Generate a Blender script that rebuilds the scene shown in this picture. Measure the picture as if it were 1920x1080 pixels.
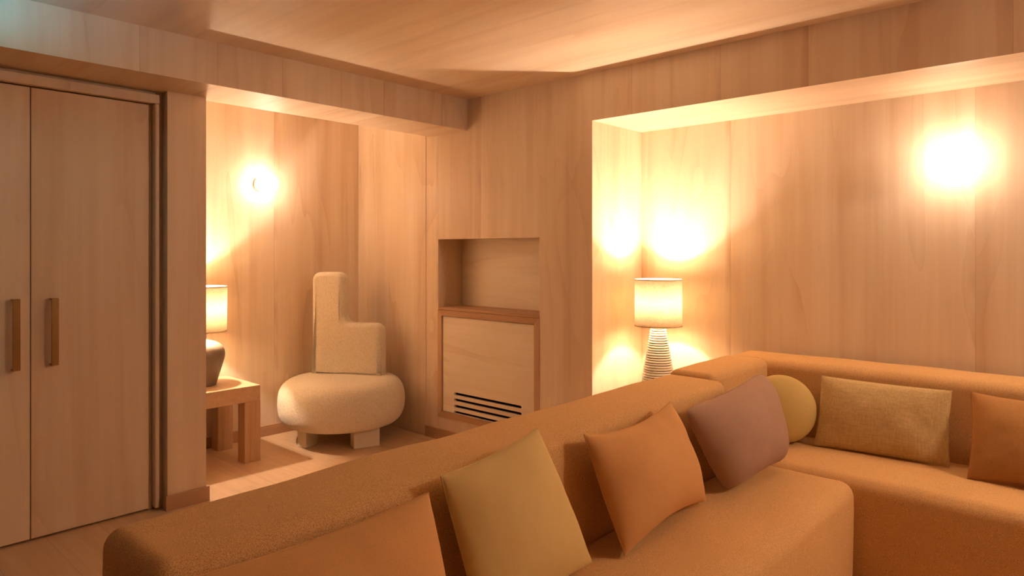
import bpy, bmesh, math, random
from mathutils import Vector, Matrix, noise

# ------------------------------------------------------------------ scene, camera, light
scene = bpy.context.scene
for o in list(bpy.data.objects):
    bpy.data.objects.remove(o)
col = scene.collection

cam_data = bpy.data.cameras.new('camera')
cam_data.lens = 36 * 1276.0 / 1920
cam_data.sensor_width = 36
cam_data.shift_y = -69.0 / 1920
cam_data.clip_start = 0.02
cam = bpy.data.objects.new('camera', cam_data)
cam.location = (0, 0, 1.35)
cam.rotation_euler = (math.pi / 2, 0, math.radians(42.5 - 90))
col.objects.link(cam)
scene.camera = cam

world = bpy.data.worlds.new('world')
scene.world = world
world.use_nodes = True
world.node_tree.nodes['Background'].inputs[0].default_value = (0.35, 0.62, 0.8, 1)
world.node_tree.nodes['Background'].inputs[1].default_value = 0.0

scene.view_settings.view_transform = 'Standard'
scene.view_settings.look = 'None'
scene.view_settings.gamma = 1
scene.view_settings.use_curve_mapping = False
scene.view_settings.exposure = 2.1

GLOBE_E = 5.2          # emission of the wall globes
FILL_PENDANT_E = 25.0  # emission of the added globe that brightens the seating
BULB_W = 26.0            # bulb inside each table lamp
COOL_FILL_W = 1.9  # added cool light, in place of daylight
WARM = (1.0, 0.79, 0.60)

# ------------------------------------------------------------------ helpers
def tag(o, label=None, cat=None, group=None, kind=None):
    if label: o['label'] = label
    if cat: o['category'] = cat
    if group: o['group'] = group
    if kind: o['kind'] = kind
    return o

def obj(name, bm, mat, parent=None, smooth=False, origin=None, recalc=True):
    """links a bmesh (in world coordinates) as one object whose origin is `origin`"""
    if recalc:
        bmesh.ops.recalc_face_normals(bm, faces=bm.faces)
    if origin is None:
        origin = Vector((0, 0, 0))
    origin = Vector(origin)
    bm.transform(Matrix.Translation(-origin))
    me = bpy.data.meshes.new(name)
    bm.to_mesh(me)
    bm.free()
    if smooth:
        for p in me.polygons:
            p.use_smooth = True
    if mat:
        me.materials.append(mat)
    o = bpy.data.objects.new(name, me)
    col.objects.link(o)
    if parent is not None:
        o.parent = parent
        o.location = origin - parent_loc(parent)
    else:
        o.location = origin
    return o

def parent_loc(p):
    l = Vector(p.location)
    while p.parent is not None:
        p = p.parent
        l += Vector(p.location)
    return l

def empty(name, loc, label, cat, group=None):
    o = bpy.data.objects.new(name, None)
    o.empty_display_size = 0.1
    o.location = loc
    col.objects.link(o)
    return tag(o, label, cat, group)

def add_box(bm, x0, x1, y0, y1, z0, z1, bevel=0.0, seg=2):
    vs = [bm.verts.new((x, y, z)) for x in (x0, x1) for y in (y0, y1) for z in (z0, z1)]
    idx = [(0, 1, 3, 2), (4, 6, 7, 5), (0, 4, 5, 1), (2, 3, 7, 6), (0, 2, 6, 4), (1, 5, 7, 3)]
    fs = [bm.faces.new([vs[i] for i in f]) for f in idx]
    if bevel > 0:
        es = set(e for f in fs for e in f.edges)
        bmesh.ops.bevel(bm, geom=list(es), offset=bevel, segments=seg, affect='EDGES', profile=0.5)
    return fs

def box_bm(*a, **k):
    bm = bmesh.new()
    add_box(bm, *a, **k)
    return bm

def axis_samples(a, b, r, step):
    n = 5
    left = [a + r * (1 - math.cos(math.pi / 2 * i / n)) for i in range(n + 1)]
    left = [a + r * (i / n) for i in range(n + 1)]
    mid_len = (b - a) - 2 * r
    m = max(1, int(mid_len / step))
    mid = [a + r + mid_len * i / m for i in range(1, m)]
    right = [b - r + r * (i / n) for i in range(n + 1)]
    return left + mid + right

def soft_box(x0, x1, y0, y1, z0, z1, r, step=0.06, crown=0.0, wob=0.0, seed=0.0, zbot_round=True):
    """upholstered block: rounded box with softly crowned faces"""
    bm = bmesh.new()
    lo = (x0, y0, z0); hi = (x1, y1, z1)
    S = [axis_samples(lo[i], hi[i], r, step) for i in range(3)]
    for ax in range(3):
        u, v = [i for i in range(3) if i != ax]
        for val in (lo[ax], hi[ax]):
            g = []
            for a in S[u]:
                row = []
                for b in S[v]:
                    p = [0, 0, 0]; p[ax] = val; p[u] = a; p[v] = b
                    row.append(bm.verts.new(p))
                g.append(row)
            for i in range(len(g) - 1):
                for j in range(len(g[0]) - 1):
                    bm.faces.new((g[i][j], g[i + 1][j], g[i + 1][j + 1], g[i][j + 1]))
    bmesh.ops.remove_doubles(bm, verts=bm.verts, dist=1e-5)
    for vert in bm.verts:
        p = vert.co.copy()
        q = Vector([min(max(p[i], lo[i] + r), hi[i] - r) for i in range(3)])
        d = p - q
        n = d.normalized()
        k = 0.0
        if crown:
            w = 1.0
            for i in range(3):
                c = (p[i] - (lo[i] + hi[i]) / 2) / ((hi[i] - lo[i]) / 2)
                w *= 1 - (abs(c) ** 4) * (1 - abs(n[i]))
            k = crown * w
        if wob:
            k += wob * noise.noise(p * 4.0 + Vector((seed, seed * 2, 0)))
        vert.co = q + n * (r + k)
    return bm

def lathe(profile, seg=64, center=(0, 0), close=True):
    bm = bmesh.new()
    rings = []
    for (r, z) in profile:
        if r < 1e-6:
            rings.append([bm.verts.new((center[0], center[1], z))])
        else:
            rings.append([bm.verts.new((center[0] + r * math.cos(2 * math.pi * i / seg),
                                        center[1] + r * math.sin(2 * math.pi * i / seg), z)) for i in range(seg)])
    for a, b in zip(rings[:-1], rings[1:]):
        for i in range(seg):
            j = (i + 1) % seg
            if len(a) == 1 and len(b) == 1:
                continue
            if len(a) == 1:
                bm.faces.new((a[0], b[i], b[j]))
            elif len(b) == 1:
                bm.faces.new((a[i], a[j], b[0]))
            else:
                bm.faces.new((a[i], a[j], b[j], b[i]))
    return bm

def tube_loop(points, r, seg=6, closed=True):
    bm = bmesh.new()
    n = len(points)
    rings = []
    for i, p in enumerate(points):
        p = Vector(p)
        if closed:
            t = (Vector(points[(i + 1) % n]) - Vector(points[i - 1])).normalized()
        else:
            t = (Vector(points[min(i + 1, n - 1)]) - Vector(points[max(i - 1, 0)])).normalized()
        a = t.cross(Vector((0, 0, 1)))
        if a.length < 0.05:
            a = t.cross(Vector((0, 1, 0)))
        a.normalize()
        b = t.cross(a).normalized()
        rings.append([bm.verts.new(p + r * (a * math.cos(2 * math.pi * k / seg) + b * math.sin(2 * math.pi * k / seg))) for k in range(seg)])
    m = n if closed else n - 1
    for i in range(m):
        A = rings[i]; B = rings[(i + 1) % n]
        # align ring starts
        best = min(range(seg), key=lambda s: (A[0].co - B[s].co).length)
        for k in range(seg):
            bm.faces.new((A[k], A[(k + 1) % seg], B[(k + 1 + best) % seg], B[(k + best) % seg]))
    return bm

# ------------------------------------------------------------------ materials
class NT:
    def __init__(self, name):
        self.m = bpy.data.materials.new(name)
        self.m.use_nodes = True
        self.t = self.m.node_tree
        self.t.nodes.clear()
        self.out = self.t.nodes.new('ShaderNodeOutputMaterial')
    def n(self, typ, **kw):
        nd = self.t.nodes.new(typ)
        ins = kw.pop('ins', {})
        for k, v in kw.items():
            setattr(nd, k, v)
        for k, v in ins.items():
            if hasattr(v, 'links') and hasattr(v, 'node'):
                self.t.links.new(v, nd.inputs[k])
            else:
                nd.inputs[k].default_value = v
        return nd
    def math(self, op, a, b=None, c=None, clamp=False):
        nd = self.t.nodes.new('ShaderNodeMath'); nd.operation = op; nd.use_clamp = clamp
        for i, v in enumerate((a, b, c)):
            if v is None: continue
            if hasattr(v, 'node'): self.t.links.new(v, nd.inputs[i])
            else: nd.inputs[i].default_value = v
        return nd.outputs[0]
    def mix(self, fac, a, b, blend='MIX'):
        nd = self.t.nodes.new('ShaderNodeMix'); nd.data_type = 'RGBA'; nd.blend_type = blend
        for s, v in ((nd.inputs[0], fac), (nd.inputs[6], a), (nd.inputs[7], b)):
            if hasattr(v, 'node'): self.t.links.new(v, s)
            else: s.default_value = v
        return nd.outputs[2]
    def link(self, a, b): self.t.links.new(a, b)
    def bsdf(self, color, rough=0.5, spec=0.3, bump=None, bump_s=0.3, bump_d=0.002, **kw):
        b = self.n('ShaderNodeBsdfPrincipled')
        if hasattr(color, 'node'): self.link(color, b.inputs['Base Color'])
        else: b.inputs['Base Color'].default_value = color
        if hasattr(rough, 'node'): self.link(rough, b.inputs['Roughness'])
        else: b.inputs['Roughness'].default_value = rough
        b.inputs['Specular IOR Level'].default_value = spec
        for k, v in kw.items():
            b.inputs[k.replace('_', ' ')].default_value = v
        if bump is not None:
            bn = self.n('ShaderNodeBump', ins={'Strength': bump_s, 'Distance': bump_d})
            self.link(bump, bn.inputs['Height'])
            self.link(bn.outputs[0], b.inputs['Normal'])
        self.link(b.outputs[0], self.out.inputs[0])
        return b

def C4(r, g, b): return (r, g, b, 1.0)

def plywood(name, joints_x=(), joints_y=(), grain='z', base=C4(.85, .65, .455), dark=C4(.56, .335, .18),
            light=C4(.92, .76, .58), seed=0.0, rough=0.42, joint_w=0.0010, flat='y', contrast=1.0):
    """rotary cut plywood sheets; joints are sheet edges along the horizontal coordinate.
    flat = which axis the grain follows on faces that look up or down"""
    N = NT(name)
    tc = N.n('ShaderNodeTexCoord')
    geo = N.n('ShaderNodeNewGeometry')
    sx = N.n('ShaderNodeSeparateXYZ', ins={0: tc.outputs['Object']})
    sn = N.n('ShaderNodeSeparateXYZ', ins={0: geo.outputs['True Normal']})
    X, Y, Z = sx.outputs
    isx = N.math('GREATER_THAN', N.math('ABSOLUTE', sn.outputs[0]), 0.5)
    isz = N.math('GREATER_THAN', N.math('ABSOLUTE', sn.outputs[2]), 0.5)
    # vertical faces: h = x or y ; g = z
    def lerp(f, a, b):  # f ? b : a
        return N.math('ADD', N.math('MULTIPLY', a, N.math('SUBTRACT', 1.0, f)), N.math('MULTIPLY', b, f))
    hv = lerp(isx, X, Y)
    if flat == 'y': hz, gz = X, Y
    else: hz, gz = Y, X
    h = lerp(isz, hv, hz)
    g = lerp(isz, Z, gz)
    if grain == 'h':
        h, g = g, h
    # sheet index
    stains = []
    def index(coord, js):
        s = None
        line = None
        stain = None
        for j in js:
            gt = N.math('GREATER_THAN', coord, j)
            s = gt if s is None else N.math('ADD', s, gt)
            ln = N.math('LESS_THAN', N.math('ABSOLUTE', N.math('SUBTRACT', coord, j)), joint_w)
            line = ln if line is None else N.math('MAXIMUM', line, ln)
            dd = N.math('SUBTRACT', coord, j)
            sd = N.math('MULTIPLY', N.math('SUBTRACT', 1.0, N.math('DIVIDE', dd, 0.035), clamp=True), N.math('GREATER_THAN', dd, 0.0))
            stain = sd if stain is None else N.math('MAXIMUM', stain, sd)
        stains.append(stain)
        return s, line
    sxi, lx = index(X, joints_x)
    syi, ly = index(Y, joints_y)
    zero = N.math('ADD', 0.0, 0.0)
    sxi = sxi or zero; lx = lx or zero; syi = syi or zero; ly = ly or zero
    idx = lerp(isx, sxi, syi)
    line = lerp(isx, lx, ly)
    off = N.math('ADD', N.math('MULTIPLY', idx, 7.31), seed)
    wv = N.n('ShaderNodeTexWhiteNoise', noise_dimensions='1D', ins={'W': off})
    v = N.n('ShaderNodeCombineXYZ', ins={0: N.math('MULTIPLY', h, 2.2), 1: N.math('MULTIPLY', g, 0.36), 2: off})
    n1 = N.n('ShaderNodeTexNoise', ins={'Vector': v.outputs[0], 'Scale': 1.0, 'Detail': 2.5, 'Roughness': 0.45, 'Distortion': 0.5})
    # contour bands = growth rings of peeled veneer
    k = N.math('MULTIPLY', n1.outputs[0], 9.0)
    fr = N.math('FRACT', k)
    band = N.math('POWER', fr, 4.0)          # thin darker late wood lines
    slow = N.n('ShaderNodeTexNoise', ins={'Vector': N.n('ShaderNodeCombineXYZ', ins={0: N.math('MULTIPLY', h, 5.0), 1: N.math('MULTIPLY', g, 0.5), 2: N.math('ADD', off, 3.7)}).outputs[0], 'Scale': 1.0, 'Detail': 3.0, 'Roughness': 0.55, 'Distortion': 0.2})
    fine = N.n('ShaderNodeTexNoise', ins={'Vector': N.n('ShaderNodeCombineXYZ', ins={0: N.math('MULTIPLY', h, 60.0), 1: N.math('MULTIPLY', g, 1.4), 2: off}).outputs[0], 'Scale': 1.0, 'Detail': 3.0, 'Roughness': 0.6})
    gate = N.n('ShaderNodeMapRange', ins={0: slow.outputs[0], 1: 0.42, 2: 0.62})
    f1 = N.n('ShaderNodeMapRange', ins={0: slow.outputs[0], 1: 0.3, 2: 0.72})
    c = N.mix(f1.outputs[0], light, base)
    c = N.mix(N.math('MULTIPLY', N.math('MULTIPLY', band, gate.outputs[0]), 0.32 * contrast), c, dark)
    f2 = N.n('ShaderNodeMapRange', ins={0: fine.outputs[0], 1: 0.35, 2: 0.75})
    c = N.mix(N.math('MULTIPLY', f2.outputs[0], 0.10 * contrast), c, dark)
    st = N.n('ShaderNodeTexNoise', ins={'Vector': N.n('ShaderNodeCombineXYZ', ins={0: N.math('MULTIPLY', h, 8.0), 1: N.math('MULTIPLY', g, 0.33), 2: N.math('ADD', off, 8.1)}).outputs[0], 'Scale': 1.0, 'Detail': 3.0, 'Roughness': 0.6, 'Distortion': 0.35})
    f3 = N.n('ShaderNodeMapRange', ins={0: st.outputs[0], 1: 0.46, 2: 0.72})
    c = N.mix(N.math('MULTIPLY', f3.outputs[0], 0.34 * contrast), c, dark)
    # darker mineral stains that run along one side of a sheet edge
    st_x = stains[0] or zero; st_y = stains[1] or zero
    sm = N.n('ShaderNodeTexNoise', ins={'Vector': N.n('ShaderNodeCombineXYZ', ins={0: N.math('MULTIPLY', h, 9.0), 1: N.math('MULTIPLY', g, 2.6), 2: N.math('ADD', off, 1.9)}).outputs[0], 'Scale': 1.0, 'Detail': 2.0})
    smr = N.n('ShaderNodeMapRange', ins={0: sm.outputs[0], 1: 0.46, 2: 0.60})
    c = N.mix(N.math('MULTIPLY', N.math('MULTIPLY', N.math('POWER', lerp(isx, st_x, st_y), 0.5), smr.outputs[0]), 0.45), c, dark)
    # whole-sheet tone
    c = N.mix(N.math('MULTIPLY', wv.outputs[0], 0.26), c, dark)
    c = N.mix(N.math('MULTIPLY', line, 0.32), c, C4(.16, .08, .04))
    N.bsdf(c, rough=rough, spec=0.35, bump=fine.outputs[0], bump_s=0.06, bump_d=0.001)
    return N.m

def solid_wood(name, base, dark, axis=2, scale=40.0, rough=0.45, spread=0.35):
    """straight-grained timber, grain along `axis` of the object"""
    N = NT(name)
    tc = N.n('ShaderNodeTexCoord')
    sc = [scale, scale, scale]; sc[axis] = scale * 0.035
    mp = N.n('ShaderNodeMapping', ins={'Vector': tc.outputs['Object'], 'Scale': sc})
    n1 = N.n('ShaderNodeTexNoise', ins={'Vector': mp.outputs[0], 'Scale': 1.0, 'Detail': 4.0, 'Roughness': 0.6, 'Distortion': 0.3})
    f = N.n('ShaderNodeMapRange', ins={0: n1.outputs[0], 1: 0.3, 2: 0.75, 4: spread * 2})
    c = N.mix(f.outputs[0], base, dark)
    N.bsdf(c, rough=rough, spec=0.3, bump=n1.outputs[0], bump_s=0.1, bump_d=0.001)
    return N.m

def fabric(name, c1, c2, scale=900.0, bump_s=0.5, bump_d=0.0015, rough=0.9, slub=0.0, mottled=0.25, sheen=0.3, stretch=(1, 1, 1), lo=0.32, hi=0.7):
    """woven heathered cloth"""
    N = NT(name)
    tc = N.n('ShaderNodeTexCoord')
    mp = N.n('ShaderNodeMapping', ins={'Vector': tc.outputs['Object'], 'Scale': stretch})
    n1 = N.n('ShaderNodeTexNoise', ins={'Vector': mp.outputs[0], 'Scale': scale, 'Detail': 2.0, 'Roughness': 0.65})
    n2 = N.n('ShaderNodeTexNoise', ins={'Vector': tc.outputs['Object'], 'Scale': 5.0, 'Detail': 3.0, 'Roughness': 0.6})
    a = N.n('ShaderNodeMapRange', ins={0: n1.outputs[0], 1: lo, 2: hi})
    b = N.n('ShaderNodeMapRange', ins={0: n2.outputs[0], 1: 0.3, 2: 0.7})
    f = N.math('ADD', N.math('MULTIPLY', a.outputs[0], 1 - mottled), N.math('MULTIPLY', b.outputs[0], mottled), clamp=True)
    if slub:
        mpv = N.n('ShaderNodeMapping', ins={'Vector': tc.outputs['Object'], 'Scale': (150, 150, 16)})
        s = N.n('ShaderNodeTexNoise', ins={'Vector': mpv.outputs[0], 'Scale': 1.0, 'Detail': 3.0})
        sr = N.n('ShaderNodeMapRange', ins={0: s.outputs[0], 1: 0.35, 2: 0.7})
        mph = N.n('ShaderNodeMapping', ins={'Vector': tc.outputs['Object'], 'Scale': (170, 13, 170)})
        s2 = N.n('ShaderNodeTexNoise', ins={'Vector': mph.outputs[0], 'Scale': 1.0, 'Detail': 3.0})
        sr = N.n('ShaderNodeMapRange', ins={0: N.math('MULTIPLY', N.math('ADD', s.outputs[0], s2.outputs[0]), 0.5), 1: 0.38, 2: 0.66})
        f = N.math('ADD', N.math('MULTIPLY', f, 1 - slub), N.math('MULTIPLY', sr.outputs[0], slub), clamp=True)
    c = N.mix(f, c1, c2)
    b_ = N.bsdf(c, rough=rough, spec=0.1, bump=n1.outputs[0], bump_s=bump_s, bump_d=bump_d)
    b_.inputs['Sheen Weight'].default_value = sheen
    b_.inputs['Sheen Roughness'].default_value = 0.6
    b_.inputs['Sheen Tint'].default_value = c1
    return N.m

def boucle(name, c1, c2):
    N = NT(name)
    tc = N.n('ShaderNodeTexCoord')
    n0 = N.n('ShaderNodeTexNoise', ins={'Vector': tc.outputs['Object'], 'Scale': 60.0, 'Detail': 2.0})
    w = N.n('ShaderNodeVectorMath', operation='MULTIPLY_ADD', ins={0: n0.outputs[1], 1: (0.02, 0.02, 0.02), 2: tc.outputs['Object']})
    v = N.n('ShaderNodeTexVoronoi', feature='F1', ins={'Vector': w.outputs[0], 'Scale': 130.0})
    n1 = N.n('ShaderNodeTexNoise', ins={'Vector': tc.outputs['Object'], 'Scale': 240.0, 'Detail': 2.0})
    hgt = N.math('ADD', N.math('MULTIPLY', N.math('SUBTRACT', 1.0, v.outputs['Distance']), 0.7), N.math('MULTIPLY', n1.outputs[0], 0.5))
    f = N.n('ShaderNodeMapRange', ins={0: hgt, 1: 0.45, 2: 0.95})
    c = N.mix(f.outputs[0], c2, c1)
    b = N.bsdf(c, rough=0.95, spec=0.05, bump=hgt, bump_s=0.7, bump_d=0.0035)
    b.inputs['Sheen Weight'].default_value = 0.3
    return N.m

def plain(name, c, rough=0.5, metallic=0.0, spec=0.4, bump_scale=None, bump_s=0.2):
    N = NT(name)
    tc = N.n('ShaderNodeTexCoord')
    n1 = N.n('ShaderNodeTexNoise', ins={'Vector': tc.outputs['Object'], 'Scale': bump_scale or 30.0, 'Detail': 3.0})
    c2 = tuple(x * 0.8 for x in c[:3]) + (1,)
    cc = N.mix(n1.outputs[0], c, c2)
    b = N.bsdf(cc, rough=rough, spec=spec, bump=n1.outputs[0] if bump_scale else None, bump_s=bump_s, bump_d=0.001)
    b.inputs['Metallic'].default_value = metallic
    return N.m

def glow(name, color, strength):
    N = NT(name)
    e = N.n('ShaderNodeEmission', ins={0: color + (1,), 1: strength})
    N.link(e.outputs[0], N.out.inputs[0])
    return N.m

def shade_cloth(name, c, trans=0.24):
    N = NT(name)
    tc = N.n('ShaderNodeTexCoord')
    mp = N.n('ShaderNodeMapping', ins={'Vector': tc.outputs['Object'], 'Scale': (500, 500, 120)})
    n1 = N.n('ShaderNodeTexNoise', ins={'Vector': mp.outputs[0], 'Scale': 1.0, 'Detail': 2.0})
    n2 = N.n('ShaderNodeTexNoise', ins={'Vector': tc.outputs['Object'], 'Scale': 90.0, 'Detail': 3.0})
    f = N.math('MULTIPLY', N.math('ADD', n1.outputs[0], n2.outputs[0]), 0.5)
    r = N.n('ShaderNodeMapRange', ins={0: f, 1: 0.35, 2: 0.65, 3: 0.0, 4: 0.5})
    cc = N.mix(r.outputs[0], c, (c[0] * .6, c[1] * .55, c[2] * .45, 1))
    d = N.n('ShaderNodeBsdfDiffuse', ins={0: cc})
    t = N.n('ShaderNodeBsdfTranslucent', ins={0: cc})
    m = N.n('ShaderNodeMixShader', ins={0: trans})
    N.link(d.outputs[0], m.inputs[1]); N.link(t.outputs[0], m.inputs[2])
    N.link(m.outputs[0], N.out.inputs[0])
    return N.m

M = {}
M['ply_right'] = plywood('plywood_right', joints_y=(0.9, 2.05, 3.27, 3.705), seed=1.3)
M['ply_recess'] = plywood('plywood_recess', joints_y=(-0.6, 0.55, 1.745), seed=4.1)
M['ply_header'] = plywood('plywood_header', joints_y=(-.9, -.2, .35, 1.12, 1.55, 2.074), seed=9.2)
M['ply_alcove'] = plywood('plywood_alcove', joints_x=(0.3, 1.40, 2.518), seed=2.2, contrast=1.1)
M['ply_left'] = plywood('plywood_left', joints_x=(-1.2, 0.2), seed=6.6)
M['ply_beam'] = plywood('plywood_beam', joints_x=(0.30, 1.159, 1.521, 1.875, 2.244, 2.548, 3.027), seed=3.8)
M['ply_door'] = plywood('plywood_door', seed=5.5)
M['ply_door2'] = plywood('plywood_door_b', seed=12.5)
M['ply_niche'] = plywood('plywood_panel', grain='h', seed=8.5, contrast=0.8, base=C4(.94, .80, .62), light=C4(.96, .86, .70))
M['ply_ceiling'] = plywood('plywood_ceiling', seed=7.7, flat='y', contrast=0.8)
M['dark_wall'] = plywood('plywood_brown', seed=3.3, base=C4(.34, .22, .14), dark=C4(.2, .12, .07), light=C4(.40, .27, .18))
M['oak'] = solid_wood('oak_frame', C4(.60, .36, .20), C4(.42, .23, .11), axis=1)
M['oak_v'] = solid_wood('oak_jamb', C4(.66, .43, .27), C4(.48, .28, .15), axis=2)
M['skirting'] = solid_wood('skirting_wood', C4(.56, .33, .19), C4(.42, .23, .12), axis=1, scale=25)
M['skirting_x'] = solid_wood('skirting_wood_x', C4(.56, .33, .19), C4(.42, .23, .12), axis=0, scale=25)
M['table'] = solid_wood('table_wood', C4(.66, .42, .24), C4(.46, .25, .12), axis=2, scale=45)
M['table_top'] = solid_wood('table_top_wood', C4(.70, .47, .28), C4(.52, .31, .16), axis=1, scale=45)
M['brass'] = plain('brass', C4(.40, .25, .11), rough=0.34, metallic=1.0)
M['sofa'] = fabric('sofa_weave', C4(.92, .60, .29), C4(.52, .27, .10), scale=560, bump_s=0.5, bump_d=0.0006, lo=0.40, hi=0.62, mottled=0.08)
M['boucle'] = boucle('cream_boucle', C4(.90, .80, .64), C4(.74, .62, .45))
M['leg_cream'] = fabric('leg_cloth', C4(.86, .75, .58), C4(.78, .66, .49), scale=300)
M['c_orange'] = fabric('cushion_orange', C4(.77, .45, .20), C4(.67, .35, .14), scale=260, bump_s=0.25, mottled=0.5)
M['c_rust'] = fabric('cushion_rust', C4(.54, .29, .115), C4(.38, .18, .06), scale=260, bump_s=0.3, mottled=0.5)
M['c_olive'] = fabric('cushion_olive', C4(.82, .64, .31), C4(.74, .54, .23), scale=300, bump_s=0.2, mottled=0.6)
M['c_yellow'] = fabric('cushion_yellow', C4(.68, .51, .20), C4(.60, .42, .15), scale=300, bump_s=0.2, mottled=0.5)
M['c_mauve'] = fabric('cushion_mauve', C4(.47, .31, .24), C4(.40, .25, .185), scale=380, bump_s=0.3, mottled=0.5)
M['c_gold'] = fabric('cushion_gold', C4(.78, .60, .31), C4(.46, .30, .13), scale=420, bump_s=0.4, bump_d=0.0008, slub=0.5, mottled=0.35)
M['black'] = plain('slot_shade_black', C4(.012, .008, .006), rough=0.9, spec=0.1)
M['globe'] = glow('opal_globe', WARM, GLOBE_E)
M['globe_fill'] = glow('opal_globe_fill', WARM, FILL_PENDANT_E)  # glow of the added fill globe
M['shade'] = shade_cloth('linen_shade', C4(.90, .80, .64))
M['coil'] = plain('white_coil', C4(.86, .80, .70), rough=0.5, bump_scale=120)
M['coil_gap_shade'] = plain('gap_shade', C4(.10, .055, .03), rough=0.9)
M['ceramic'] = plain('dark_glaze', C4(.27, .20, .14), rough=0.35, spec=0.5, bump_scale=18, bump_s=0.15)

def floor_mat():
    N = NT('floor_planks')
    tc = N.n('ShaderNodeTexCoord')
    rot = N.n('ShaderNodeMapping', ins={'Vector': tc.outputs['Object'], 'Rotation': (0, 0, math.pi / 2)})
    br = N.n('ShaderNodeTexBrick', ins={'Vector': rot.outputs[0], 'Color1': (0, 0, 0, 1), 'Color2': (1, 1, 1, 1), 'Mortar': (.5, .5, .5, 1), 'Scale': 1.0,
                                       'Mortar Size': 0.0012, 'Brick Width': 1.5, 'Row Height': 0.22})
    mp = N.n('ShaderNodeMapping', ins={'Vector': tc.outputs['Object'], 'Scale': (34, 1.3, 1)})
    n1 = N.n('ShaderNodeTexNoise', noise_dimensions='4D', ins={'Vector': mp.outputs[0], 'W': br.outputs[0], 'Scale': 1.0, 'Detail': 4.0, 'Roughness': 0.6, 'Distortion': 0.5})
    f = N.n('ShaderNodeMapRange', ins={0: n1.outputs[0], 1: 0.3, 2: 0.75})
    c = N.mix(f.outputs[0], C4(.80, .54, .32), C4(.66, .42, .24))
    c = N.mix(N.math('MULTIPLY', br.outputs[0], 0.15), c, C4(.55, .33, .17))
    c = N.mix(N.math('MULTIPLY', br.outputs[1], 0.3), c, C4(.2, .1, .05))
    N.bsdf(c, rough=0.42, spec=0.35, bump=n1.outputs[0], bump_s=0.06, bump_d=0.001)
    return N.m
M['floor'] = floor_mat()

# ------------------------------------------------------------------ the room
XB = 3.256        # right-hand panelled wall
XR = 3.796        # back of the sofa recess
YD = 3.785        # wardrobe doors
YA = 4.69         # back of the alcove
ZC = 2.397        # ceiling
ZB = 2.183        # underside of the beam
X0, Y0 = -2.60, -3.2

def struct(name, bm, mat, **kw):
    o = obj(name, bm, mat, **kw)
    o['kind'] = 'structure'
    return o

struct('floor', box_bm(X0 - .1, XR + .1, Y0 - .1, YA + .1, -0.08, 0), M['floor'])
struct('ceiling', box_bm(X0 - .1, XR + .1, Y0 - .1, YA + .1, ZC, ZC + 0.08), M['ply_ceiling'])

bm = bmesh.new()
NY0, NY1, NZ0, NZ1, NX = 2.750, 3.705, 0.165, 1.436, 3.501
add_box(bm, XB, XR + .1, NY1, YA, 0, ZC)
add_box(bm, XB, XR + .1, 2.346, NY0, 0, ZC)
add_box(bm, XB, XR + .1, NY0, NY1, NZ1, ZC)
add_box(bm, XB, XR + .1, NY0, NY1, 0, NZ0)
add_box(bm, NX, XR + .1, NY0, NY1, NZ0, NZ1)
struct('wall_right', bm, M['ply_right'])
struct('trim_4', box_bm(NX - .006, NX, NY0, NY1, .95, NZ1), M['ply_niche'])
struct('trim_2', box_bm(XB, XR + .1, Y0, 2.346, 2.115, ZC), M['ply_header'])
struct('wall_recess', box_bm(XR, XR + .1, Y0, 2.346, 0, 2.115), M['ply_recess'])
struct('wall_back', box_bm(1.45, XB, YA, YA + .1, 0, ZC), M['ply_alcove'])
# pillar and the wall over the wardrobe
bm = bmesh.new()
add_box(bm, 1.400, 1.600, 3.715, 3.90, 0, ZC)
add_box(bm, 1.400, 1.600, 3.90, YA + .1, 0, ZC)
struct('wall_pillar', bm, M['ply_left'])
bm = bmesh.new()
add_box(bm, X0, 1.400, 3.80, 3.90, 2.16, ZC)
add_box(bm, X0, 1.400, 3.86, 3.90, 0, 2.16)
struct('wall_left', bm, M['ply_left'])
struct('trim_1', box_bm(X0, XB, 3.402, 3.792, ZB, ZC), M['ply_beam'])
# walls behind the camera
struct('wall_rear', box_bm(X0 - .1, X0, Y0, YA, 0, ZC), M['dark_wall'])
struct('wall_near', box_bm(X0, XR, Y0 - .1, Y0, 0, ZC), M['dark_wall'])

# skirtings
struct('baseboard_back', box_bm(1.6, XB, YA - .014, YA, 0, .078, bevel=.002), M['skirting_x'])
bm = bmesh.new()
add_box(bm, XB - .014, XB, 2.335, 3.835, 0, .078, bevel=.002)
struct('baseboard_right', bm, M['skirting'])
bm = bmesh.new()
add_box(bm, 1.388, 1.614, 3.701, 3.715, 0, .078, bevel=.002)
add_box(bm, 1.6, 1.614, 3.715, YA - .014, 0, .078, bevel=.002)
struct('baseboard_pillar', bm, M['skirting_x'])

# flush panel between alcove corner and niche: a jib door down to the floor
d = struct('door_3', box_bm(XB - .004, XB, 3.838, YA - .018, .012, ZB + .1), M['ply_right'])

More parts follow.
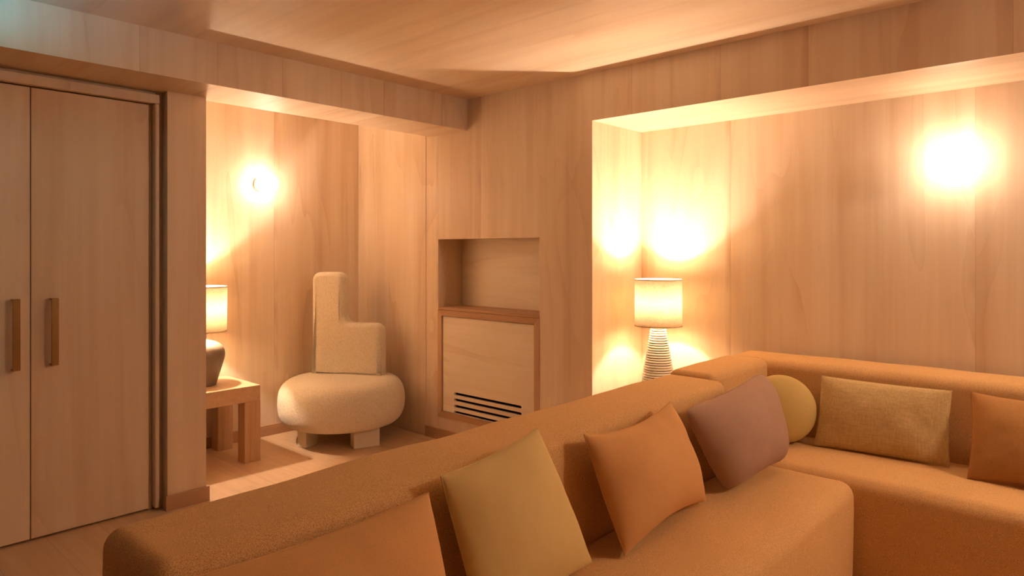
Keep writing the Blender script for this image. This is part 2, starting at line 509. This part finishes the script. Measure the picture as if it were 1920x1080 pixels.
# wardrobe doors with frame
bm = bmesh.new()
add_box(bm, -0.30, 1.376, 3.752, 3.80, 2.118, 2.165, bevel=.003)      # head
add_box(bm, 1.353, 1.376, 3.752, 3.80, 0.012, 2.118, bevel=.007, seg=4)      # rounded jamb
struct('trim_3', bm, M['ply_left'])
struct('trim_5', box_bm(1.376, 1.400, 3.790, 3.80, 0.0, 2.183), M['ply_left'])
struct('trim_6', box_bm(1.334, 1.353, 3.800, 3.86, 0.0, 2.118), M['ply_left'])
for (xa, xb, m, nm, hx) in ((0.822, 1.334, 'ply_door', 'door_1', 0.893), (0.30, 0.818, 'ply_door2', 'door_2', 0.743), ):
    d = struct(nm, box_bm(xa, xb, YD, YD + .03, .012, 2.112, bevel=.0015, seg=1), M[m])
    hb = bmesh.new()
    z0, z1 = (0.813, 1.128) if nm == 'door_1' else (0.806, 1.131)
    add_box(hb, hx, hx + .030, 3.742, 3.748, z0, z1, bevel=.0015)
    add_box(hb, hx, hx + .030, 3.748, 3.785, z1 - .006, z1, bevel=.001)
    add_box(hb, hx, hx + .030, 3.748, 3.785, z0, z0 + .006, bevel=.001)
    o = obj('handle', hb, M['brass'], d)
    o['label'] = 'long flat brass pull handle'
d = struct('door_4', box_bm(-0.30, 0.296, YD, YD + .03, .012, 2.112, bevel=.0015, seg=1), M['ply_door'])

# ------------------------------------------------------------------ niche: shelf board and access panel
o = obj('shelf_board', box_bm(XB - .004, NX - .001, NY0 + .002, NY1 - .002, .931, .949, bevel=.0015), M['oak'], origin=(3.38, 3.23, .931))
tag(o, 'thin wooden shelf board lining the bottom of the square wall niche', 'shelf')
ap = empty('access_panel', (3.27, 3.2275, .166), 'square wooden access panel with oak frame and four black vent slots below the niche', 'access panel')
bm = bmesh.new()
fw_ = .040
fx0, fx1 = XB - .006, XB + .030
y0, y1, z0, z1 = NY0 + .001, NY1 - .001, .166, .929
def prism(bm, pts, xa, xb):
    A = [bm.verts.new((xa, p[0], p[1])) for p in pts]
    B = [bm.verts.new((xb, p[0], p[1])) for p in pts]
    bm.faces.new(A); bm.faces.new(B[::-1])
    for i in range(len(pts)):
        j = (i + 1) % len(pts)
        bm.faces.new((A[i], B[i], B[j], A[j]))
g = .0004
prism(bm, [(y0, z1), (y1, z1), (y1 - fw_, z1 - fw_), (y0 + fw_, z1 - fw_)], fx0, fx1)
obj('frame', bm, M['oak'], ap)
bm = bmesh.new()
prism(bm, [(y0, z0), (y0 + fw_, z0 + fw_), (y1 - fw_, z0 + fw_), (y1, z0)], fx0, fx1)
obj('frame', bm, M['oak'], ap)
bm = bmesh.new()
prism(bm, [(y0, z0 + g), (y0, z1 - g), (y0 + fw_, z1 - fw_ - g), (y0 + fw_, z0 + fw_ + g)], fx0, fx1)
obj('frame', bm, M['oak_v'], ap)
bm = bmesh.new()
prism(bm, [(y1, z0 + g), (y1 - fw_, z0 + fw_ + g), (y1 - fw_, z1 - fw_ - g), (y1, z1 - g)], fx0, fx1)
obj('frame', bm, M['oak_v'], ap)
# panel board with real slots: strips around the slots
SY0, SY1 = 2.905, 3.540
slots = [(.347, .020), (.304, .020), (.260, .020), (.217, .020)]
py0, py1, pz0, pz1 = y0 + fw_ + .004, y1 - fw_ - .007, z0 + fw_ + .003, z1 - fw_ - .004
bm = bmesh.new()
px0, px1 = XB + .004, XB + .022
add_box(bm, px0, px1, py0, SY0, pz0, pz1)
add_box(bm, px0, px1, SY1, py1, pz0, pz1)
zz = pz1
for (zc, hh) in slots:
    add_box(bm, px0, px1, SY0, SY1, zc + hh / 2, zz)
    zz = zc - hh / 2
    # rounded slot ends
    for (yc, s) in ((SY0, 1), (SY1, -1)):
        for sz in (1, -1):
            pts = [(yc, zc + sz * hh / 2)]
            for k in range(7):
                a = math.pi / 2 * k / 6
                pts.append((yc + s * (hh / 2 - hh / 2 * math.cos(a)), zc + sz * hh / 2 * math.sin(a)))
            prism(bm, pts, px0, px1)
add_box(bm, px0, px1, SY0, SY1, pz0, zz)
obj('panel', bm, M['ply_niche'], ap)
o = obj('slot_shade', box_bm(XB + .050, XB + .056, SY0 - .04, SY1 + .04, .19, .38), M['black'], ap)  # black sheet stands in for the shade behind the slots
o['label'] = 'black sheet painted as the shade in the cavity behind the slots'

# ------------------------------------------------------------------ globe wall lights
def globe_light(base, normal, r, gap, label):
    n = Vector(normal)
    base = Vector(base)
    t = empty('wall_light', base, label, 'wall light', 'globe wall lights')
    rot = n.to_track_quat('Z', 'Y').to_matrix().to_4x4()
    T = Matrix.Translation(base) @ rot
    p = lathe([(0, 0.001), (.050, .001), (.053, .004), (.053, .012), (.050, .015), (.022, .016), (.022, gap - .004), (.034, gap), (.034, gap + .012), (0, gap + .013)], 40)
    p.transform(T)
    obj('wall_plate', p, M['brass'], t, smooth=False)
    s = bmesh.new()
    bmesh.ops.create_uvsphere(s, u_segments=32, v_segments=20, radius=r)
    s.transform(Matrix.Translation(base + n * (gap + r)))
    obj('globe', s, M['globe'], t, smooth=True)
    return t
globe_light((XR, 0.625, 1.782), (-1, 0, 0), .083, .030, 'round glowing globe wall light above the corner sofa in the recess')
globe_light((2.405, YA, 1.834), (0, -1, 0), .078, .030, 'round glowing globe wall light with brass plate above the cream chair')

globe_light((XR, -1.05, 1.782), (-1, 0, 0), .083, .030, 'globe wall light further along the recess, beyond the right edge of the photo')

# unseen globe pendant added to brighten the seating area, off to the right of the frame
pl = empty('fill_pendant', (3.05, -1.05, ZC), 'added glowing globe pendant that brightens the seating, beyond the right edge of the photo', 'added fill light')
obj('ceiling_rose', lathe([(0, ZC - .025), (.045, ZC - .022), (.05, ZC), (0, ZC)], 32, (3.05, -1.05)), M['brass'], pl)
obj('cord', lathe([(0, 2.22), (.004, 2.22), (.004, ZC - .025), (0, ZC - .025)], 12, (3.05, -1.05)), M['brass'], pl)
bm = bmesh.new()
bmesh.ops.create_uvsphere(bm, u_segments=32, v_segments=20, radius=.11)
bm.transform(Matrix.Translation((3.05, -1.05, 2.12)))
obj('globe', bm, M['globe_fill'], pl, smooth=True)

# made-up cool uplighter, in place of daylight, just left of the frame: it lights the ceiling and the end of the beam
ul = empty('fill_uplighter', (0.30, 3.00, ZC), 'made-up shallow metal bowl uplighter added left of the photo, throwing cool light on the ceiling', 'ceiling light')
bm = lathe([(0, 2.125), (.06, 2.128), (.11, 2.150), (.135, 2.185), (.137, 2.20), (.133, 2.20), (.131, 2.187), (.107, 2.155), (.058, 2.134), (0, 2.131)], 48, (0.30, 3.00))
obj('bowl', bm, M['brass'], ul, smooth=True)  # bowl shaped to keep the cool light off doors and soffit
obj('rod', lathe([(0, 2.131), (.005, 2.131), (.005, ZC), (0, ZC)], 12, (0.30, 3.00)), M['brass'], ul)
l = bpy.data.lights.new('cool_fill', 'POINT')
l.energy = COOL_FILL_W; l.color = (0.10, 0.62, 1.0); l.shadow_soft_size = 0.03
o = bpy.data.objects.new('cool_fill', l)
o.location = (0.04, 0, 2.185 - ZC)
o.parent = ul
col.objects.link(o)

# ------------------------------------------------------------------ lamps
def lamp_bulb(t, x, y, z, w):
    l = bpy.data.lights.new('bulb_light', 'POINT')
    l.energy = w; l.color = WARM; l.shadow_soft_size = 0.022
    o = bpy.data.objects.new('bulb_light', l)
    o.location = Vector((x, y, z)) - Vector(t.location)
    o.parent = t
    col.objects.link(o)

def drum(t, x, y, rb, rt, zb, zt):
    th = .0015
    bm = lathe([(rb, zb), (rt, zt), (rt - th, zt), (rb - th, zb), (rb, zb)], 72, (x, y))
    bmesh.ops.remove_doubles(bm, verts=bm.verts, dist=1e-5)
    s = obj('lamp_shade', bm, M['shade'], t, smooth=False, origin=(x, y, zb))
    for p in s.data.polygons: p.use_smooth = True
    for (r, z) in ((rb, zb), (rt, zt)):
        bm = lathe([(r + .0012, z - .003), (r + .0012, z + .003), (r - .003, z + .003), (r - .003, z - .003), (r + .0012, z - .003)], 72, (x, y))
        o = obj('rim', bm, M['c_trim'], s)
M['c_trim'] = plain('shade_rim', C4(.70, .52, .33), rough=0.8)

LX, LY = 3.545, 2.077
tz = 0.50
t = empty('table_lamp', (LX, LY, tz), 'table lamp with ribbed white cone base and linen drum shade in the recess corner', 'lamp', 'table lamps')
prof = []
n = 29
for i in range(n):
    za = tz + (0.908 - tz) * i / n
    zb_ = tz + (0.908 - tz) * (i + 1) / n
    ra = .112 + (.040 - .112) * (i + .5) / n
    hgt = (zb_ - za)
    k = 0.74 + 0.10 * math.sin(i * 2.3)
    m = 8
    for j in range(m + 1):
        a = -math.pi / 2 + math.pi * j / m
        prof.append((ra + .004 * math.cos(a) - .001, (za + zb_) / 2 + hgt * k / 2 * math.sin(a)))
    prof.append((ra - .006, (za + zb_) / 2 + hgt * k / 2))
    prof.append((ra - .010, zb_ + hgt * (1 - k) / 2 - .001))
prof = [(0, tz)] + prof + [(0, .910)]
cb = obj('base', lathe(prof, 64, (LX, LY)), M['coil'], t, smooth=True)
o = obj('core', lathe([(0, tz + .002), (.112 - .006, tz + .002), (.040 - .004, .906), (0, .906)], 48, (LX, LY)), M['coil_gap_shade'], cb)  # dark colour paints the shade in the gaps between coils
o['label'] = 'dark cone painted as the shade between the white coils'
obj('neck', lathe([(0, .908), (.010, .908), (.010, 1.000), (.016, 1.004), (.016, 1.030), (0, 1.031)], 20, (LX, LY)), M['brass'], t)
drum(t, LX, LY, .138, .137, .912, 1.182)
lamp_bulb(t, LX, LY, 1.050, BULB_W * 0.36)
l = bpy.data.lights.new('bulb_up_fill', 'SPOT')       # spot added at the bulb to brighten the soffit and ceiling
l.energy = BULB_W * 0.36; l.color = WARM; l.shadow_soft_size = 0.02; l.spot_size = math.radians(84); l.spot_blend = 0.7
o = bpy.data.objects.new('bulb_up_fill', l)
o.location = Vector((LX, LY, 1.056)) - Vector(t.location)
o.rotation_euler = (math.pi, 0, 0)
o.parent = t
col.objects.link(o)

AX, AY = 1.880, 4.420
tz = 0.487
t = empty('table_lamp', (AX, AY, tz), 'table lamp with dark ceramic urn base standing on the wooden side table', 'lamp', 'table lamps')
prof = [(0, tz), (.080, tz), (.084, tz + .006), (.098, tz + .06), (.120, tz + .13), (.133, tz + .175), (.136, tz + .20), (.130, tz + .235), (.110, tz + .262),
        (.080, tz + .280), (.045, tz + .290), (.022, tz + .295), (.018, tz + .31), (0, tz + .312)]
def smooth_profile(p, it=2):
    for _ in range(it):
        q = [p[0]]
        for a, b in zip(p[:-1], p[1:]):
            q.append((a[0] * .75 + b[0] * .25, a[1] * .75 + b[1] * .25))
            q.append((a[0] * .25 + b[0] * .75, a[1] * .25 + b[1] * .75))
        q.append(p[-1]); p = q
    return p
obj('base', lathe(smooth_profile(prof), 64, (AX, AY)), M['ceramic'], t, smooth=True)
obj('neck', lathe([(0, tz + .30), (.008, tz + .30), (.008, tz + .44), (.016, tz + .445), (.016, tz + .476), (0, tz + .477)], 20, (AX, AY)), M['brass'], t)
drum(t, AX, AY, .144, .148, .836, 1.121)
lamp_bulb(t, AX, AY, 0.99, BULB_W * 0.46)

# ------------------------------------------------------------------ side tables
def cube_table(x0, x1, y0, y1, h, th, lw, label):
    t = empty('side_table', ((x0 + x1) / 2, (y0 + y1) / 2, 0), label, 'side table')
    obj('tabletop', box_bm(x0, x1, y0, y1, h - th, h, bevel=.003), M['table_top'], t, origin=((x0 + x1) / 2, (y0 + y1) / 2, h))
    for lx in (x0, x1 - lw):
        for ly in (y0, y1 - lw * .9):
            obj('leg', box_bm(lx, lx + lw, ly, ly + lw * .9, 0, h - th, bevel=.002), M['table'], t, origin=(lx, ly, 0))
    return t
cube_table(1.655, 2.145, 4.170, 4.650, .487, .100, .105, 'chunky square-legged wooden side table in the alcove under the urn lamp')
cube_table(3.30, 3.76, 1.82, 2.30, .50, .06, .06, 'low wooden side table in the recess behind the sofa, under the ribbed lamp')

# ------------------------------------------------------------------ boucle chair
fwd = Vector((math.cos(math.radians(42.5)), math.sin(math.radians(42.5)), 0))
rgt = Vector((math.sin(math.radians(42.5)), -math.cos(math.radians(42.5)), 0))
CX, CY = 2.785, 4.205
ch = empty('lounge_chair', (CX, CY, 0), 'cream boucle chair with round puck seat and stepped L-shaped back in the alcove', 'chair')
def puck(cx, cy, R, z0, z1, n=96):
    prof = []
    hz = (z1 - z0) / 2; zc = (z0 + z1) / 2
    er = 0.135      # how far the rounding reaches in
    m = 22
    prof.append((0, z0))
    for i in range(1, 6): prof.append(((R - er) * i / 6, z0))
    for i in range(m + 1):
        a = -math.pi / 2 + math.pi * i / m
        c, s = math.cos(a), math.sin(a)
        prof.append((R - er + er * (abs(c) ** .75), zc + hz * math.copysign(abs(s) ** .85, s)))
    for i in range(5, 0, -1): prof.append(((R - er) * i / 6, z1 + .006 * (1 - i / 6)))
    prof.append((0, z1 + .006))
    return lathe(prof, n, (cx, cy))
bm = puck(CX, CY, .445, .125, .447)
for v in bm.verts:
    v.co += Vector((v.co.x - CX, v.co.y - CY, 0)).normalized() * .004 * noise.noise(v.co * 6)
obj('seat', bm, M['boucle'], ch, smooth=True)
# back slab: L outline extruded and rounded
def rounded_outline(pts, radii, seg=8):
    out = []
    n = len(pts)
    for i in range(n):
        p0 = Vector(pts[i - 1]); p1 = Vector(pts[i]); p2 = Vector(pts[(i + 1) % n]); r = radii[i]
        if r <= 0:
            out.append(p1); continue
        a = (p0 - p1).normalized(); b = (p2 - p1).normalized()
        A = p1 + a * r; B = p1 + b * r
        for k in range(seg + 1):
            t_ = k / seg
            # circular-ish arc by quadratic with slight correction
            ang = t_ * math.pi / 2
            c = p1 + a * r + b * r
            out.append(c - b * r * math.cos(ang) - a * r * math.sin(ang))
    return out
bw, tw, hh, hl, th = .545, .250, 1.195, .822, .125
zb0 = .43
outl = rounded_outline([(0, zb0), (bw, zb0), (bw, hl), (tw, hl), (tw, hh), (0, hh)], [0.001, 0.001, .070, .060, .065, .060])
bm = bmesh.new()
er = .034
lay = []
steps = [(er * (1 - math.cos(math.pi / 2 * k / 6)), er * (1 - math.sin(math.pi / 2 * k / 6))) for k in range(7)]
steps += [(th - d_, i_) for (d_, i_) in steps[::-1]]
cen = Vector((sum(p.x for p in outl) / len(outl), sum(p.y for p in outl) / len(outl)))
def inset(poly, dlt):
    res = []
    n = len(poly)
    for i in range(n):
        a = poly[i - 1]; b = poly[(i + 1) % n]
        tt = (poly[i] - a).normalized() + (b - poly[i]).normalized()
        tt.normalize()
        nn = Vector((-tt.y, tt.x))
        res.append(poly[i] + nn * dlt)
    return res
for (dp, ins) in steps:
    poly = inset(outl, ins)
    lay.append([bm.verts.new((p.x, dp, p.y)) for p in poly])
nn_ = len(outl)
for A, B in zip(lay[:-1], lay[1:]):
    for i in range(nn_):
        j = (i + 1) % nn_
        bm.faces.new((A[i], A[j], B[j], B[i]))
f1 = bm.faces.new(lay[0]); f2 = bm.faces.new(lay[-1][::-1])
bmesh.ops.triangulate(bm, faces=[f1, f2])
# place: local x -> chair right direction, local y -> away from camera
ang = math.radians(-47.5 - 11)
rx = Vector((math.cos(ang), math.sin(ang), 0)); ry = Vector((-math.sin(ang), math.cos(ang), 0))
P0 = Vector((2.705, 4.490, 0))
for v in bm.verts:
    l = v.co.copy()
    v.co = P0 + rx * l.x + ry * l.y + Vector((0, 0, l.z))
bmesh.ops.recalc_face_normals(bm, faces=bm.faces)
o = obj('backrest', bm, M['boucle'], ch, smooth=False)
for p in o.data.polygons: p.use_smooth = len(p.vertices) == 4
def chair_leg(px, py, ang, w, dpt, h):
    bm = box_bm(0, w, 0, dpt, 0, h, bevel=.006)
    a = math.radians(ang)
    bm.transform(Matrix.Translation((px, py, 0)) @ Matrix.Rotation(a, 4, 'Z'))
    obj('leg', bm, M['leg_cream'], ch, origin=(px, py, 0))
chair_leg(2.690, 3.925, -21, .180, .11, .19)
chair_leg(2.455, 4.255, -70, .075, .13, .19)
chair_leg(2.960, 4.340, 20, .11, .12, .19)

# ------------------------------------------------------------------ sofa
SZ, BZ = .440, .800
s1 = empty('sofa_section', (1.68, 1.18, 0), 'long orange-brown woven sofa section with its back towards the alcove', 'sofa', 'sofa sections')
obj('seat', soft_box(.45, 2.905, .815, 1.28, .03, SZ, .055, crown=.010, wob=.006, seed=1), M['sofa'], s1, smooth=True)
bm = soft_box(.445, 2.745, 1.255, 1.545, .03, BZ, .042, crown=.006, wob=.006, seed=5)
for v in bm.verts:      # set a touch out of square with the wall, as in the room
    v.co.y += (v.co.x - 1.6) * .016
obj('backrest', bm, M['sofa'], s1, smooth=True)
s2 = empty('sofa_section', (3.3, .3, 0), 'orange-brown woven sofa section along the recess wall, turning the corner', 'sofa', 'sofa sections')
obj('seat', soft_box(2.925, 3.47, -1.0, 1.40, .03, SZ, .050, crown=.010, wob=.006, seed=9), M['sofa'], s2, smooth=True)
obj('backrest', soft_box(3.435, 3.735, -1.0, 1.615, .03, BZ, .050, crown=.005, wob=.005, seed=12), M['sofa'], s2, smooth=True)
o = obj('corner_backrest', soft_box(2.830, 3.430, 1.375, 1.610, .03, BZ, .035, crown=.006, wob=.006, seed=15), M['sofa'], s2, smooth=True)

# ------------------------------------------------------------------ cushions
def cushion(name, TL, TR, BR, BL, tf, tb, pinch, ph, mat, label, wr=.006, seed=0, n=36, group='scatter cushions on the sofa', power=2.2, corner=0.0):
    TL, TR, BR, BL = map(Vector, (TL, TR, BR, BL))
    cen = (TL + TR + BR + BL) / 4
    nrm = (TR - TL + BR - BL).cross(TL - BL + TR - BR).normalized()   # towards the viewer
    W = ((TR - TL).length + (BR - BL).length) / 2
    H = ((TL - BL).length + (TR - BR).length) / 2
    def mid(u, v):     # u,v in -1..1
        if corner:
            # round the corners
            m = (abs(u) ** 8 * abs(v) ** 8)
            u, v = u * (1 - corner * m), v * (1 - corner * m)
        uu = u * (1 - ph * (1 - v * v))
        vv = v * (1 - pinch * (1 - u * u))
        a = (uu + 1) / 2; b = (vv + 1) / 2
        return (BL * (1 - a) + BR * a) * (1 - b) + (TL * (1 - a) + TR * a) * b
    def prof(u, v):
        return max(0.0, (1 - abs(u) ** power)) ** .5 * max(0.0, (1 - abs(v) ** power)) ** .5
    bm = bmesh.new()
    cs = [math.sin(math.pi / 2 * (-1 + 2 * i / n)) for i in range(n + 1)]
    F = [[None] * (n + 1) for _ in range(n + 1)]
    B = [[None] * (n + 1) for _ in range(n + 1)]
    for i, u in enumerate(cs):
        for j, v in enumerate(cs):
            p = mid(u, v); k = prof(u, v)
            edge = i in (0, n) or j in (0, n)
            w = noise.noise(p * 9 + Vector((seed, 0, seed))) * wr + noise.noise(p * 24 + Vector((0, seed, 0))) * wr * .35
            w *= min(1, k * 2)
            F[i][j] = bm.verts.new(p + nrm * (tf * k + w))
            B[i][j] = F[i][j] if edge else bm.verts.new(p - nrm * (tb * k + w))
    for i in range(n):
        for j in range(n):
            bm.faces.new((F[i][j], F[i + 1][j], F[i + 1][j + 1], F[i][j + 1]))
            q = (B[i][j], B[i][j + 1], B[i + 1][j + 1], B[i + 1][j])
            if len(set(q)) == 4 and not all(a is b for a, b in zip(q, (F[i][j], F[i][j + 1], F[i + 1][j + 1], F[i + 1][j]))):
                bm.faces.new(q)
    rim = [mid(u, -1) for u in cs[:-1]] + [mid(1, v) for v in cs[:-1]] + [mid(u, 1) for u in cs[::-1][:-1]] + [mid(-1, v) for v in cs[::-1][:-1]]
    base = Vector((cen.x, cen.y, min(BL.z, BR.z)))
    o = obj(name, bm, mat, smooth=True, origin=base)
    tag(o, label, 'cushion', group)
    sm = tube_loop(rim, .0022, 6)
    obj('seam', sm, mat, o, smooth=True)
    return o

cushion('cushion', (.474, 1.20, .788), (1.020, 1.195, .796), (1.045, 1.115, .452), (.50, 1.10, .452), .085, .035, .07, .02, M['c_orange'],
        'orange rectangular cushion nearest the camera, leaning on the long sofa back', seed=1)
cushion('cushion', (1.063, 1.20, .823), (1.400, 1.19, .872), (1.565, 1.130, .475), (1.125, 1.120, .452), .060, .028, .05, .0, M['c_olive'],
        'flat olive yellow square cushion leaning between two orange cushions', seed=2, wr=.005)
cushion('cushion', (1.632, 1.205, .806), (2.135, 1.205, .821), (2.245, 1.125, .465), (1.69, 1.10, .462), .090, .035, .17, -.02, M['c_orange'],
        'orange cushion with pointed corners, between the olive and the mauve cushions', seed=3)
cushion('cushion', (2.205, 1.190, .785), (2.98, 1.225, .818), (2.88, 1.10, .466), (2.395, 1.120, .455), .115, .03, .09, -.02, M['c_mauve'],
        'plump mauve grey cushion with rounded corners near the sofa corner', seed=4, power=3.0, corner=.07)
cushion('cushion', (3.385, 1.102, .757), (3.385, .573, .757), (3.320, .572, .452), (3.275, 1.100, .452), .060, .030, .03, .03, M['c_gold'],
        'gold textured lumbar cushion against the recess side sofa back', seed=5, wr=.008)
cushion('cushion', (3.375, .505, .765), (3.375, .08, .765), (3.21, .07, .452), (3.20, .490, .452), .075, .030, .08, .05, M['c_rust'],
        'rust orange cushion at the right edge, beside the gold lumbar cushion', seed=6)
# round cushion
bm = bmesh.new()
bmesh.ops.create_uvsphere(bm, u_segments=48, v_segments=32, radius=1)
nr = Vector((-.80, -.55, .22)).normalized()
for v in bm.verts:
    c = v.co
    r = math.hypot(c.x, c.y)
    z = c.z
    v.co = Vector((c.x * .159, c.y * .159, math.copysign(abs(z) ** .85, z) * .092))
bm.transform(Matrix.Translation((3.255, 1.245, .600)) @ nr.to_track_quat('Z', 'Y').to_matrix().to_4x4())
o = obj('cushion', bm, M['c_yellow'], smooth=True, origin=(3.285, 1.205, .442))
tag(o, 'round yellow cushion tucked in the sofa corner behind the mauve cushion', 'cushion', 'scatter cushions on the sofa')
